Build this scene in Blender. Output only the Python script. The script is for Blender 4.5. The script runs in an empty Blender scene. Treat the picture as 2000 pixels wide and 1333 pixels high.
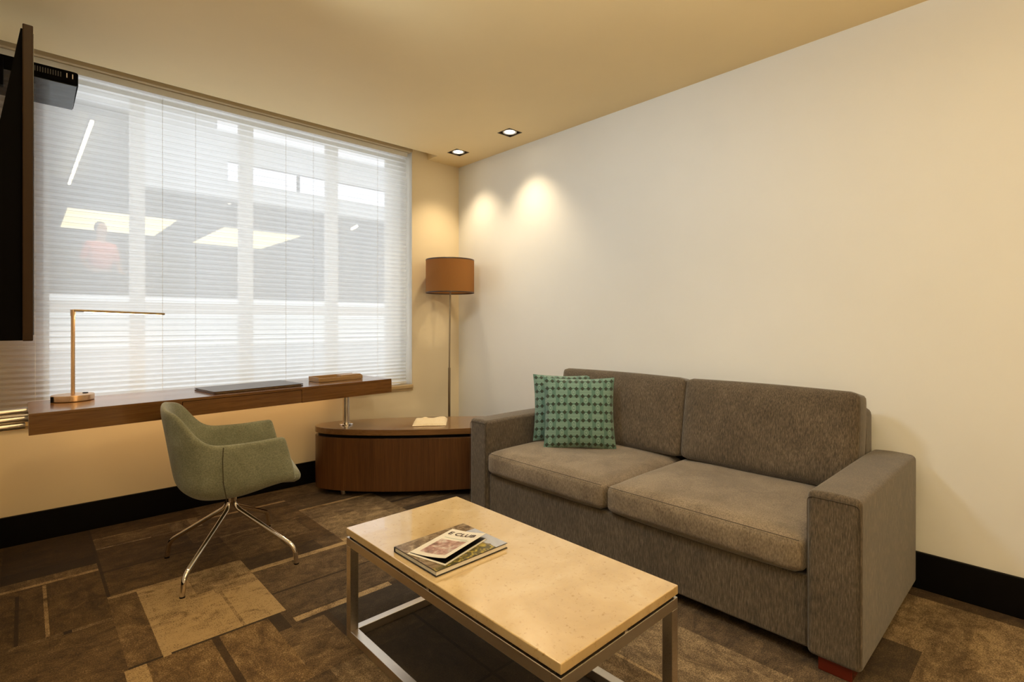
import bpy, bmesh, math, random
from mathutils import Vector, Matrix
random.seed(7)
PI = math.pi
SC = bpy.context.scene
COL = SC.collection

# ------------------------------------------------------------------ helpers
def link(o):
    COL.objects.link(o); return o

def obj(name, bm, mat, parent=None, smooth=True, loc=None):
    me = bpy.data.meshes.new(name)
    if smooth:
        for f in bm.faces: f.smooth = True
    bm.to_mesh(me); bm.free()
    if mat is not None: me.materials.append(mat)
    o = bpy.data.objects.new(name, me); link(o)
    if loc is not None: o.location = loc
    if parent is not None: o.parent = parent
    if smooth:
        sharp(o)
        w = o.modifiers.new('wn', 'WEIGHTED_NORMAL'); w.keep_sharp = True
    return o

def sharp(o, ang=40):
    try:
        o.data.set_sharp_from_angle(angle=math.radians(ang))
    except Exception:
        pass

def tag(o, label, cat, group=None):
    o['label'] = label; o['category'] = cat
    if group: o['group'] = group
    return o

def thing(name, label, cat, loc=(0, 0, 0), rotz=0, group=None):
    o = bpy.data.objects.new(name, None); link(o)
    o.empty_display_size = .1
    o.location = loc; o.rotation_euler = (0, 0, rotz)
    return tag(o, label, cat, group)

def struct(name, bm, mat, parent=None, smooth=False):
    o = obj(name, bm, mat, parent, smooth)
    o['kind'] = 'structure'
    return o

def new(): return bmesh.new()

def box(bm, x0, x1, y0, y1, z0, z1, bev=0, seg=2):
    m = Matrix.Translation(((x0+x1)/2, (y0+y1)/2, (z0+z1)/2)) @ Matrix.Diagonal((abs(x1-x0), abs(y1-y0), abs(z1-z0), 1))
    r = bmesh.ops.create_cube(bm, size=1, matrix=m)
    if bev:
        es = list({e for v in r['verts'] for e in v.link_edges})
        bmesh.ops.bevel(bm, geom=es, offset=bev, segments=seg, profile=.5, affect='EDGES')
    return bm

def cyl(bm, p, q, r, n=24, r2=None):
    p = Vector(p); q = Vector(q); d = q-p
    m = Matrix.Translation((p+q)/2) @ d.to_track_quat('Z', 'Y').to_matrix().to_4x4()
    bmesh.ops.create_cone(bm, cap_ends=True, segments=n, radius1=r, radius2=r if r2 is None else r2, depth=d.length, matrix=m)
    return bm

def lathe(bm, prof, n=48, c=(0, 0, 0)):
    rings = []
    for r, z in prof:
        if r < 1e-6:
            rings.append([bm.verts.new((c[0], c[1], c[2]+z))])
        else:
            rings.append([bm.verts.new((c[0]+r*math.cos(2*PI*i/n), c[1]+r*math.sin(2*PI*i/n), c[2]+z)) for i in range(n)])
    for a, b in zip(rings, rings[1:]):
        for i in range(n):
            j = (i+1) % n
            if len(a) == 1 and len(b) == 1: continue
            if len(a) == 1: bm.faces.new((a[0], b[j], b[i]))
            elif len(b) == 1: bm.faces.new((a[i], a[j], b[0]))
            else: bm.faces.new((a[i], a[j], b[j], b[i]))
    bmesh.ops.recalc_face_normals(bm, faces=bm.faces[:])
    return bm

def tube(bm, pts, r, n=14, cap=True):
    pts = [Vector(p) for p in pts]
    rings = []; up = Vector((0, 0, 1))
    prev = None
    for i, p in enumerate(pts):
        if i == 0: t = pts[1]-p
        elif i == len(pts)-1: t = p-pts[i-1]
        else: t = (pts[i+1]-p).normalized()+(p-pts[i-1]).normalized()
        t.normalize()
        if prev is None:
            a = t.cross(up)
            if a.length < 1e-3: a = t.cross(Vector((1, 0, 0)))
        else:
            a = prev - t*prev.dot(t)
        a.normalize(); prev = a
        b = t.cross(a)
        rr = r[i] if isinstance(r, (list, tuple)) else r
        rings.append([bm.verts.new(p+a*rr*math.cos(2*PI*k/n)+b*rr*math.sin(2*PI*k/n)) for k in range(n)])
    for A, B in zip(rings, rings[1:]):
        for k in range(n):
            bm.faces.new((A[k], A[(k+1) % n], B[(k+1) % n], B[k]))
    if cap:
        bm.faces.new(rings[0][::-1]); bm.faces.new(rings[-1])
    bmesh.ops.recalc_face_normals(bm, faces=bm.faces[:])
    return bm

def fillet(pts, rad, n=8):
    """round the inner corners of a polyline"""
    pts = [Vector(p) for p in pts]; out = [pts[0]]
    for i in range(1, len(pts)-1):
        p = pts[i]; a = (pts[i-1]-p); b = (pts[i+1]-p)
        ra = min(rad, a.length*.45, b.length*.45)
        p0 = p+a.normalized()*ra; p1 = p+b.normalized()*ra
        for k in range(n+1):
            t = k/n
            out.append(p0*(1-t)**2+p*2*t*(1-t)+p1*t*t)
    out.append(pts[-1])
    return out

def prism(bm, poly, z0, z1, bev=0, seg=2):
    """vertical extrusion of an (x, y) outline"""
    lo = [bm.verts.new((x, y, z0)) for x, y in poly]
    hi = [bm.verts.new((x, y, z1)) for x, y in poly]
    n = len(poly)
    fs = [bm.faces.new(lo[::-1]), bm.faces.new(hi)]
    for i in range(n):
        fs.append(bm.faces.new((lo[i], lo[(i+1) % n], hi[(i+1) % n], hi[i])))
    bmesh.ops.recalc_face_normals(bm, faces=fs)
    if bev:
        es = list({e for f in fs[:2] for e in f.edges})
        bmesh.ops.bevel(bm, geom=es, offset=bev, segments=seg, profile=.5, affect='EDGES')
    return bm

def round_poly(pts, rad, n=6):
    if not isinstance(rad, (list, tuple)): rad = [rad]*len(pts)
    out = []
    N = len(pts)
    for i in range(N):
        p = Vector(pts[i]); a = Vector(pts[i-1])-p; b = Vector(pts[(i+1) % N])-p
        r = rad[i]
        if r <= 0: out.append(tuple(p)); continue
        p0 = p+a.normalized()*r; p1 = p+b.normalized()*r
        for k in range(n+1):
            t = k/n
            q = p0*(1-t)**2+p*2*t*(1-t)+p1*t*t
            out.append(tuple(q))
    return out

def smoothnoise(seed):
    rnd = random.Random(seed)
    ks = [(rnd.uniform(-1, 1), rnd.uniform(-1, 1), rnd.uniform(0, 6.28), rnd.uniform(.5, 1)) for _ in range(7)]
    def f(u, v, s=6):
        return sum(w*math.sin(s*(a*u+b*v)+c) for a, b, c, w in ks)/7
    return f

def cushion(bm, L, W, T, crown=.02, edge=.03, n=14, seed=1, wob=.006, power=4, sag=0):
    """box cushion: x in L, y in W, z in T; rounded edges, crowned faces, soft wobble"""
    nz = smoothnoise(seed)
    r = bmesh.ops.create_cube(bm, size=2)
    bmesh.ops.subdivide_edges(bm, edges=bm.edges[:], cuts=n, use_grid_fill=True)
    ea, eb, ec = edge/(L/2), edge/(W/2), edge/(T/2)
    for v in bm.verts:
        a, b, c = v.co
        # redistribute samples towards the edges
        f = lambda t: math.copysign(abs(t)**.75, t)
        a, b = f(a), f(b)
        p = Vector((a*L/2, b*W/2, c*T/2))
        # round the box with a sphere swept at its corners
        q = Vector((max(-L/2+edge, min(L/2-edge, p.x)), max(-W/2+edge, min(W/2-edge, p.y)), max(-T/2+edge, min(T/2-edge, p.z))))
        d = p-q
        if d.length > 1e-9:
            m = max(abs(d.x), abs(d.y), abs(d.z))
            p = q+d.normalized()*m if m > 0 else q
        k = (1-abs(a)**power)*(1-abs(b)**power)
        p.z += c*crown*k
        p.x += math.copysign(crown*.35, a)*abs(a)**8*(1-b*b)*(1-c*c)
        p.y += math.copysign(crown*.35, b)*abs(b)**8*(1-a*a)*(1-c*c)
        w = nz(a, b)*wob
        p.z += w*k*(1 if c > 0 else .3) - sag*max(0, c)*math.exp(-((a-.1)**2+b*b)*4)
        v.co = p
    return bm

def rot_bm(bm, M):
    bmesh.ops.transform(bm, matrix=M, verts=bm.verts[:])
    return bm

def subsurf(o, lv=2):
    for w in [m for m in o.modifiers if m.type == 'WEIGHTED_NORMAL']: o.modifiers.remove(w)
    m = o.modifiers.new('s', 'SUBSURF'); m.levels = lv; m.render_levels = lv
    return o

# ------------------------------------------------------------------ materials
class NT:
    def __init__(s, name):
        s.m = bpy.data.materials.new(name); s.m.use_nodes = True
        s.t = s.m.node_tree; s.t.nodes.clear()
        s.out = s.n('ShaderNodeOutputMaterial')
    def n(s, typ, **kw):
        nd = s.t.nodes.new(typ)
        for k, v in kw.items():
            if k.startswith('_'): setattr(nd, k[1:], v)
            else:
                key = k.replace('__', ' ')
                nd.inputs[key].default_value = v
        return nd
    def l(s, a, b): s.t.links.new(a, b)
    def bsdf(s, col=(.8, .8, .8), rough=.5, metal=0, **kw):
        b = s.n('ShaderNodeBsdfPrincipled')
        b.inputs['Base Color'].default_value = (*col, 1)
        b.inputs['Roughness'].default_value = rough
        b.inputs['Metallic'].default_value = metal
        for k, v in kw.items(): b.inputs[k.replace('__', ' ')].default_value = v
        s.l(b.outputs[0], s.out.inputs[0]); s.b = b
        return b
    def coord(s, kind='Object', scale=(1, 1, 1), rot=(0, 0, 0), loc=(0, 0, 0)):
        c = s.n('ShaderNodeTexCoord'); m = s.n('ShaderNodeMapping')
        m.inputs['Scale'].default_value = scale; m.inputs['Rotation'].default_value = rot; m.inputs['Location'].default_value = loc
        s.l(c.outputs[kind], m.inputs[0]); return m.outputs[0]
    def noise(s, vec, scale=5, detail=4, rough=.5, dist=0):
        n = s.n('ShaderNodeTexNoise', Scale=scale, Detail=detail, Roughness=rough, Distortion=dist)
        s.l(vec, n.inputs['Vector']); return n.outputs[0]
    def ramp(s, fac, stops, interp='LINEAR'):
        r = s.n('ShaderNodeValToRGB'); e = r.color_ramp.elements
        r.color_ramp.interpolation = interp
        while len(e) < len(stops): e.new(.5)
        for x, (p, c) in zip(e, stops):
            x.position = p; x.color = (*c, 1) if len(c) == 3 else c
        s.l(fac, r.inputs[0]); return r.outputs[0]
    def math(s, op, a, b=None, c=None):
        n = s.n('ShaderNodeMath', _operation=op)
        for i, v in enumerate((a, b, c)):
            if v is None: continue
            if isinstance(v, (int, float)): n.inputs[i].default_value = v
            else: s.l(v, n.inputs[i])
        return n.outputs[0]
    def mix(s, fac, a, b, mode='MIX'):
        n = s.n('ShaderNodeMix', _data_type='RGBA', _blend_type=mode)
        for i, v in ((0, fac), (6, a), (7, b)):
            if isinstance(v, (int, float)): n.inputs[i].default_value = v
            elif isinstance(v, tuple): n.inputs[i].default_value = (*v, 1)
            else: s.l(v, n.inputs[i])
        return n.outputs[2]
    def bump(s, h, strength=.3, dist=.002):
        n = s.n('ShaderNodeBump', Strength=strength, Distance=dist)
        s.l(h, n.inputs['Height']); s.l(n.outputs[0], s.b.inputs['Normal'])
    def col(s, c): s.l(c, s.b.inputs['Base Color'])

def paint(name, col, rough=.6, var=.03):
    t = NT(name); t.bsdf(col, rough)
    v = t.coord('Object')
    n = t.noise(v, 3, 3)
    t.col(t.mix(n, tuple(c*(1-var) for c in col), tuple(min(1, c*(1+var)) for c in col)))
    t.bump(t.noise(v, 180, 2), .06, .001)
    return t.m

def metal(name, col=(.75, .72, .68), rough=.25, brushed=None):
    t = NT(name); t.bsdf(col, rough, 1)
    if brushed:
        v = t.coord('Object', brushed)
        n = t.noise(v, 40, 3)
        t.l(t.math('MULTIPLY_ADD', n, .25, rough-.1), t.b.inputs['Roughness'])
        t.bump(n, .05, .0005)
    return t.m

def wood(name, dark, mid, light, scale, rough=.25, coat=.3):
    """scale: stretch of the grain, low along the fibres"""
    t = NT(name); t.bsdf(mid, rough)
    t.b.inputs['Coat Weight'].default_value = coat; t.b.inputs['Coat Roughness'].default_value = .08
    v = t.coord('Object', scale)
    n1 = t.noise(v, 1, 6, .65, .4); v2 = t.coord('Object', tuple(s*5 for s in scale)); n2 = t.noise(v2, 1, 3, .6)
    c = t.ramp(n1, [(.3, dark), (.5, mid), (.7, light)])
    c2 = t.mix(.35, c, t.ramp(n2, [(.35, dark), (.65, light)]))
    t.col(c2); t.bump(n2, .05, .0004)
    return t.m

def emis(name, col, s):
    t = NT(name); e = t.n('ShaderNodeEmission'); e.inputs[0].default_value = (*col, 1); e.inputs[1].default_value = s
    t.l(e.outputs[0], t.out.inputs[0]); return t.m

def plain(name, col, rough=.5, **kw):
    t = NT(name); t.bsdf(col, rough, **kw)
    v = t.coord('Object'); n = t.noise(v, 14, 3)
    t.col(t.mix(n, tuple(c*.94 for c in col), tuple(min(1, c*1.06) for c in col)))
    return t.m

def glass(name, tint=(1, 1, 1)):
    t = NT(name)
    tr = t.n('ShaderNodeBsdfTransparent'); tr.inputs[0].default_value = (*tint, 1)
    gl = t.n('ShaderNodeBsdfGlossy'); gl.inputs['Roughness'].default_value = .01
    fr = t.n('ShaderNodeFresnel', IOR=1.45); mx = t.n('ShaderNodeMixShader')
    t.l(fr.outputs[0], mx.inputs[0]); t.l(tr.outputs[0], mx.inputs[1]); t.l(gl.outputs[0], mx.inputs[2])
    t.l(mx.outputs[0], t.out.inputs[0]); return t.m

def hazed_glass(name, haze=.6):
    t = NT(name)
    tr = t.n('ShaderNodeBsdfTransparent')
    tl = t.n('ShaderNodeBsdfTranslucent'); tl.inputs[0].default_value = (.90, .90, .88, 1)
    m1 = t.n('ShaderNodeMixShader'); m1.inputs[0].default_value = haze
    t.l(tr.outputs[0], m1.inputs[1]); t.l(tl.outputs[0], m1.inputs[2])
    gl = t.n('ShaderNodeBsdfGlossy'); gl.inputs['Roughness'].default_value = .5
    mx = t.n('ShaderNodeMixShader'); mx.inputs[0].default_value = .012
    t.l(m1.outputs[0], mx.inputs[1]); t.l(gl.outputs[0], mx.inputs[2])
    t.l(mx.outputs[0], t.out.inputs[0]); return t.m

def fabric(name, dark, mid, light, axis_scale=(260, 260, 60), bl=.10):
    t = NT(name); t.bsdf(mid, .95)
    t.b.inputs['Sheen Weight'].default_value = .25; t.b.inputs['Sheen Roughness'].default_value = .5
    v = t.coord('Object', axis_scale); n = t.noise(v, 1, 3, .7)
    c = t.ramp(n, [(.32, dark), (.5, mid), (.68, light)])
    w = t.noise(t.coord('Object'), 6, 3, .6, .8)
    c = t.mix(min(1, bl*4), c, t.ramp(w, [(.35, (.30, .29, .27)), (.65, (.66, .66, .66))]), 'SOFT_LIGHT')
    t.col(c); t.bump(n, .35, .0015)
    return t.m

M = {}
M['wall'] = paint('cream_wall_paint', (.79, .79, .755), .55)
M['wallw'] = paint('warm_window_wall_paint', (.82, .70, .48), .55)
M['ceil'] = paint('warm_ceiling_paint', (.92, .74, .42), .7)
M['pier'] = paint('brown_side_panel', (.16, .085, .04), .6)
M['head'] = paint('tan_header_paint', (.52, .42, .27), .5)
M['base'] = plain('black_baseboard', (.003, .0025, .0025), .5, **{'Specular IOR Level': .12})
M['white'] = plain('white_lacquer', (.78, .78, .75), .4)
M['sill'] = wood('sill_wood', (.42, .28, .12), (.5, .35, .16), (.58, .42, .2), (3, 40, 40), .4)
M['glass'] = glass('window_glass')
M['haze'] = hazed_glass('window_pane_glass', .03)
def translucent_white(name, k, col=(.86, .86, .83)):
    t = NT(name)
    d = t.n('ShaderNodeBsdfPrincipled'); d.inputs['Base Color'].default_value = (*col, 1); d.inputs['Roughness'].default_value = .45
    tl = t.n('ShaderNodeBsdfTranslucent'); tl.inputs[0].default_value = (*col, 1)
    mx = t.n('ShaderNodeMixShader'); mx.inputs[0].default_value = k
    t.l(d.outputs[0], mx.inputs[1]); t.l(tl.outputs[0], mx.inputs[2]); t.l(mx.outputs[0], t.out.inputs[0])
    return t.m
M['mullion'] = translucent_white('translucent_white_mullion', .7, (.95, .95, .93))
M['desk'] = wood('desk_walnut', (.10, .041, .009), (.16, .069, .016), (.22, .10, .026), (2.2, 26, 60), .2, .4)
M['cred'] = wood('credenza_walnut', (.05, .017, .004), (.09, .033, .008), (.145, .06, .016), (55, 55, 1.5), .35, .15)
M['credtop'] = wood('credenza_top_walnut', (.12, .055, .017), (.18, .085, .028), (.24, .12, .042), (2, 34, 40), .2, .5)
M['black'] = plain('black_gap', (.004, .003, .003), .5, **{'Specular IOR Level': .1})
M['steel'] = metal('brushed_steel', (.66, .60, .53), .28, (4, 4, 80))
M['steelh'] = metal('satin_tube_steel', (.72, .66, .58), .3, (4, 80, 80))
M['chrome'] = metal('polished_chrome', (.80, .74, .68), .06)
M['bronze'] = metal('satin_bronze', (.62, .42, .25), .28, (60, 60, 3))
M['pole'] = metal('pole_bronze', (.30, .24, .16), .35)
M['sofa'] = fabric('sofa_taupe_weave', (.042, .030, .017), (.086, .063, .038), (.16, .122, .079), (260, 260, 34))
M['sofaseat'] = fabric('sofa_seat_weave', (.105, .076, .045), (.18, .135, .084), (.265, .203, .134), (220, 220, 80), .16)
M['seam'] = plain('sofa_piping', (.05, .037, .024), .9)
M['foot'] = plain('sofa_foot_mahogany', (.10, .012, .005), .25)
M['chair'] = fabric('chair_sage_felt', (.165, .175, .12), (.24, .25, .172), (.325, .33, .235), (190, 190, 190), .12)
M['tv'] = plain('tv_black_plastic', (.003, .0025, .0025), .5, **{'Specular IOR Level': .02})
M['vent'] = plain('vent_grey', (.05, .045, .04), .5)
M['tvrim'] = plain('tv_brown_rim', (.03, .014, .005), .4, **{'Specular IOR Level': .15})
M['screen'] = plain('tv_screen', (.004, .004, .005), .06)
M['gloss'] = plain('smoked_glossy_black', (.012, .012, .011), .05)
M['led'] = emis('desk_lamp_led', (1, .70, .38), 16)
M['recess'] = plain('downlight_recess', (.06, .035, .015), .5)
M['fillstrip'] = emis('fill_strip_emission', (1, .62, .28), 3)  # emission for the strip added as fill beneath the desk
M['dl'] = emis('downlight_lens', (1, .86, .62), 14)

def shade_mat():
    t = NT('lamp_shade_fabric')
    d = t.n('ShaderNodeBsdfPrincipled'); d.inputs['Roughness'].default_value = .85
    v = t.coord('Object', (300, 300, 300)); n = t.noise(v, 1, 2)
    c = t.mix(n, (.33, .15, .033), (.43, .21, .05)); t.l(c, d.inputs['Base Color'])
    tr = t.n('ShaderNodeBsdfTranslucent'); tr.inputs[0].default_value = (.65, .27, .05, 1)
    mx = t.n('ShaderNodeMixShader'); mx.inputs[0].default_value = .35
    t.l(d.outputs[0], mx.inputs[1]); t.l(tr.outputs[0], mx.inputs[2]); t.l(mx.outputs[0], t.out.inputs[0])
    return t.m
M['shade'] = shade_mat()

def marble():
    t = NT('cream_marble'); t.bsdf((.7, .5, .27), .05)
    t.b.inputs['Coat Weight'].default_value = 1; t.b.inputs['Coat Roughness'].default_value = .03; t.b.inputs['Coat IOR'].default_value = 1.6
    v = t.coord('Object')
    n = t.noise(v, 5, 6, .6, .6); f = t.noise(v, 70, 4, .65)
    c = t.ramp(n, [(.3, (.53, .37, .17)), (.5, (.60, .43, .21)), (.7, (.66, .50, .28))])
    sp = t.ramp(f, [(.60, (1, 1, 1)), (.70, (.74, .66, .52))])
    c = t.mix(1.0, c, sp, 'MULTIPLY')
    vo = t.n('ShaderNodeTexVoronoi', Scale=55); t.l(v, vo.inputs['Vector'])
    c = t.mix(t.ramp(vo.outputs[0], [(.0, (.5, .5, .5)), (.16, (0, 0, 0))]), c, (.42, .28, .13))
    t.col(c); return t.m
M['marble'] = marble()

def pillow_mat():
    t = NT('teal_geometric_weave'); t.bsdf((.1, .25, .18), .9)
    t.b.inputs['Sheen Weight'].default_value = .3
    c = t.n('ShaderNodeUVMap'); s = t.n('ShaderNodeSeparateXYZ'); t.l(c.outputs[0], s.inputs[0])
    U = t.math('MULTIPLY', s.outputs[0], 12.0); V = t.math('MULTIPLY', s.outputs[1], 9.0)
    fu = t.math('SUBTRACT', t.math('FRACT', U), .5); fv = t.math('SUBTRACT', t.math('FRACT', V), .5)
    au = t.math('ABSOLUTE', fu); av = t.math('ABSOLUTE', fv)
    dia = t.math('LESS_THAN', t.math('ADD', t.math('MULTIPLY', au, 1.0), t.math('MULTIPLY', av, 1.3)), .36)
    # cells between the diamonds: ovals and dashes on a checkerboard
    U2 = t.math('MULTIPLY', s.outputs[0], 6.0); V2 = t.math('ADD', V, .5)
    gu = t.math('SUBTRACT', t.math('FRACT', U2), .5); gv = t.math('SUBTRACT', t.math('FRACT', V2), .5)
    par = t.math('MODULO', t.math('ADD', t.math('FLOOR', U2), t.math('FLOOR', V2)), 2)
    par = t.math('ABSOLUTE', par)
    el = t.math('SQRT', t.math('ADD', t.math('POWER', t.math('MULTIPLY', gu, 4.2), 2), t.math('POWER', t.math('MULTIPLY', gv, 1.8), 2)))
    ring = t.math('LESS_THAN', t.math('ABSOLUTE', t.math('SUBTRACT', t.math('FRACT', t.math('MULTIPLY', el, 2.4)), .5)), .2)
    ring = t.math('MULTIPLY', ring, t.math('LESS_THAN', el, .95))
    dash = t.math('LESS_THAN', t.math('FRACT', t.math('MULTIPLY', gv, 6)), .4)
    dash = t.math('MULTIPLY', dash, t.math('LESS_THAN', t.math('ABSOLUTE', gv), .36))
    lines = t.math('ADD', t.math('MULTIPLY', par, ring), t.math('MULTIPLY', t.math('SUBTRACT', 1, par), dash))
    base = t.mix(t.noise(t.coord('UV', (160, 160, 1)), 1, 2), (.058, .132, .098), (.098, .185, .138))
    col = t.mix(lines, base, (.25, .37, .285)); col = t.mix(dia, col, (.022, .032, .014))
    t.col(col); t.bump(t.math('SUBTRACT', lines, dia), .3, .0012)
    return t.m
M['pillow'] = pillow_mat()

# ------------------------------------------------------------------ camera (level, lens-shifted)
F = 1015.0; HY = 631.0; CH = 1.18
YAW = math.atan(952/F)
CAM = Vector((-2.9078, -3.8149, CH))
cam = bpy.data.cameras.new('camera'); co = link(bpy.data.objects.new('camera', cam))
cam.sensor_width = 36; cam.lens = F/2000*36; cam.clip_start = .02
cam.shift_y = -(666.5-HY)/2000
co.location = CAM; co.rotation_euler = (PI/2, 0, -YAW)
SC.camera = co

# ------------------------------------------------------------------ room
XL = -3.022; YB = -6.6; HC = 2.604; WR = -.497; WZ0 = .655; WZ1 = 2.634
bm = new()
box(bm, WR, .12, 0, .22, 0, 2.9); box(bm, XL-.12, WR, 0, .22, 0, WZ0-.03); box(bm, XL-.12, WR, 0, .22, WZ1, 2.9)
struct('wall_window', bm, M['wallw'])
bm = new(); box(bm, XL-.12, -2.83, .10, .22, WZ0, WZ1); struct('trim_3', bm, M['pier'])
bm = new(); box(bm, 0, .12, YB, 0, 0, 2.9); struct('wall_right', bm, M['wall'])
bm = new(); box(bm, XL-.12, XL, YB, .12, 0, 2.9); struct('wall_left', bm, M['wall'])
bm = new(); box(bm, XL-.12, .12, YB-.12, YB, 0, 2.9); struct('wall_back', bm, M['wall'])
# ceiling with the curtain pocket along the window
bm = new()
DL = [(-.26, -.967), (-.266, -.342)]
hs = .066
# ceiling plate with two square holes, built from strips
xs = sorted({XL, -.34, 0, *[c[0]-hs for c in DL], *[c[0]+hs for c in DL]})
ys = sorted({YB, -.15, 0, *[c[1]-hs for c in DL], *[c[1]+hs for c in DL]})
for xa, xb in zip(xs, xs[1:]):
    for ya, yb in zip(ys, ys[1:]):
        cx, cy = (xa+xb)/2, (ya+yb)/2
        if cy > -.15 and cx < -.34: continue
        if any(abs(cx-a) < hs and abs(cy-b) < hs for a, b in DL): continue
        box(bm, xa, xb, ya, yb, HC, 2.76)
bmesh.ops.remove_doubles(bm, verts=bm.verts[:], dist=1e-5)
# drop the doubled inner faces between strips
seen = {}
for f in bm.faces[:]:
    k = tuple(sorted(v.index for v in f.verts)) if False else tuple(sorted((round(v.co.x, 4), round(v.co.y, 4), round(v.co.z, 4)) for v in f.verts))
    seen.setdefault(k, []).append(f)
bmesh.ops.delete(bm, geom=[f for fs in seen.values() if len(fs) > 1 for f in fs], context='FACES')
box(bm, XL, -.34, -.15, 0, 2.762, 2.80)
struct('ceiling', bm, M['ceil'])
# baseboards
bm = new(); box(bm, XL, -.016, -.016, 0, 0, .158, .003); struct('baseboard_window', bm, M['base'])
bm = new(); box(bm, -.016, 0, YB, 0, 0, .162, .003); struct('baseboard_right', bm, M['base'])
bm = new(); box(bm, XL, XL+.016, YB, -.016, 0, .16, .003); struct('baseboard_left', bm, M['base'])
# header board above the blind and sill
bm = new(); box(bm, XL, WR, -.008, 0, WZ1+.001, 2.70); struct('trim_1', bm, M['head'])
bm = new(); box(bm, XL, WR, -.022, .12, WZ0-.028, WZ0, .004); box(bm, XL, WR+.0, -.012, -.0005, WZ0-.045, WZ0-.0285); struct('trim_2', bm, M['sill'])

# carpet ------------------------------------------------------------------
def carpet():
    X0, X1, Y0, Y1 = -3.025, 0.0, -4.2, 0.0
    c = .0125
    nx = round((X1-X0)/c); ny = round((Y1-Y0)/c)
    tone = [[(.5, .5)]*nx for _ in range(ny)]     # (value, greyness)
    ang = [[0]*nx for _ in range(ny)]
    def rect(x0, x1, y0, y1, v, g=.3, a=0):
        if y0 > y1: y0, y1 = y1, y0
        for j in range(max(0, round((y0-Y0)/c)), min(ny, round((y1-Y0)/c))):
            for i in range(max(0, round((x0-X0)/c)), min(nx, round((x1-X0)/c))):
                tone[j][i] = (v, g); ang[j][i] = a
    R = random.Random(21)
    S = .5
    x = -2.655-S
    while x < X1:
        y = -1.01+3*S
        while y > Y0:
            a = R.choice((0, 1)); v = R.choice((.22, .28, .33, .38, .45, .55)); g = R.uniform(.1, .5)
            if x > -2.1 and y < -1.7: g = R.uniform(.5, .9)
            rect(x, x+S, y-S, y, v, g, a)
            t = 0
            while t < S:
                w = R.choice((.1, .15, .2, .25)); w = min(w, S-t)
                vv = max(.12, v+R.uniform(-.11, .13))
                cut = R.uniform(.3, 1.0)*S if R.random() < .5 else S
                o = 0 if R.random() < .5 else S-cut
                if a == 0: rect(x+o, x+o+cut, y-t-w, y-t, vv, g, a)
                else: rect(x+t, x+t+w, y-S+o, y-S+o+cut, vv, g, a)
                if R.random() < .35:
                    d = R.choice((.0125, .025)); vs = R.choice((.8, .85, .08))
                    if a == 0: rect(x, x+S, y-t-d, y-t, vs if d > .02 else v*.55, .2, a)
                    else: rect(x+t, x+t+d, y-S, y, vs if d > .02 else v*.55, .2, a)
                t += w
            y -= S
        x += S
    # the patches the photo shows clearly
    rect(-2.985, -2.655, -.44, -.016, .16, .1); rect(-2.985, -2.655, -.56, -.44, .09, .1)
    rect(-2.985, -2.655, -.66, -.635, .62, .1); rect(-2.985, -2.655, -1.2, -.66, .30, .1, 1)
    rect(-2.845, -2.8325, -1.2, -.68, .62, .1); rect(-2.94, -2.92, -1.2, -.72, .12, .1)
    rect(-2.985, -2.655, -1.75, -1.22, .34, .15)
    rect(-2.655, -2.12, -.20, -.016, .24, .2); rect(-2.655, -2.12, -.215, -.20, .5, .2); rect(-2.655, -2.3, -.36, -.215, .36, .25)
    rect(-2.655, -1.655, -1.01, -.38, .30, .1); rect(-2.655, -2.12, -.70, -.38, .24, .1); rect(-2.25, -1.655, -.62, -.40, .34, .2); rect(-2.12, -1.9, -1.0, -.62, .36, .15); rect(-2.12, -1.655, -.6325, -.62, .5, .2); rect(-2.655, -2.12, -.7125, -.70, .14, .1); rect(-1.9, -1.72, -.9, -.62, .42, .25); rect(-2.655, -2.6425, -1.65, -.016, .13, .2)
    rect(-2.655, -2.12, -1.03, -1.0, .62, .2); rect(-2.655, -2.54, -1.62, -1.03, .40, .15, 1)
    rect(-2.555, -2.53, -1.64, -1.03, .88, .2); rect(-2.53, -2.12, -1.62, -1.03, .85, .15)
    rect(-2.3, -2.12, -1.28, -1.02, .62, .25); rect(-2.29, -2.2775, -1.62, -1.25, .6, .2); rect(-2.36, -2.23, -1.24, -1.03, .56, .3)
    rect(-2.53, -2.36, -1.4, -1.05, .78, .2)
    rect(-2.12, -1.655, -1.19, -1.155, .78, .2); rect(-2.12, -1.655, -1.45, -1.19, .34, .35); rect(-2.12, -1.655, -1.46, -1.45, .12, .3)
    rect(-2.12, -1.655, -1.69, -1.46, .31, .4); rect(-2.12, -1.70, -1.74, -1.70, .76, .25)
    rect(-2.66, -2.60, -1.76, -1.635, .85, .1); rect(-2.60, -2.2, -2.1, -1.64, .45, .1, 1); rect(-2.4, -2.38, -2.1, -1.64, .2, .1, 1)
    rect(-2.2, -2.02, -2.1, -1.76, .38, .25)
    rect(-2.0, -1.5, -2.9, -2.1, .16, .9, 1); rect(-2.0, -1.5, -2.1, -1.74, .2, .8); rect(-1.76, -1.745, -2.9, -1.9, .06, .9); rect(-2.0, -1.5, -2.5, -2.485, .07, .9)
    rect(-1.5, -.95, -3.3, -2.55, .48, .55, 1); rect(-1.37, -1.36, -3.3, -2.6, .7, .4); rect(-1.5, -.9, -2.62, -2.5, .22, .6)
    rect(-1.05, -.5, -3.46, -1.6, .3, .5); rect(-1.2, -.95, -3.46, -3.2, .36, .5)
    rect(-.9, -.1, -4.2, -3.46, .46, .45); rect(-.56, -.1, -3.46, -3.33, .52, .45); rect(-.82, -.56, -3.46, -3.33, .24, .5); rect(-.1, 0, -4.2, -3.33, .22, .3)
    rect(-.56, -.1, -4.2, -3.58, .56, .4)
    rect(-2.12, -1.655, -.40, -.38, .34, .2); rect(-1.655, -1.5, -.55, -.52, .5, .2)
    for y in (-.50, -1.01, -1.63, -2.12): pass
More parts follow.
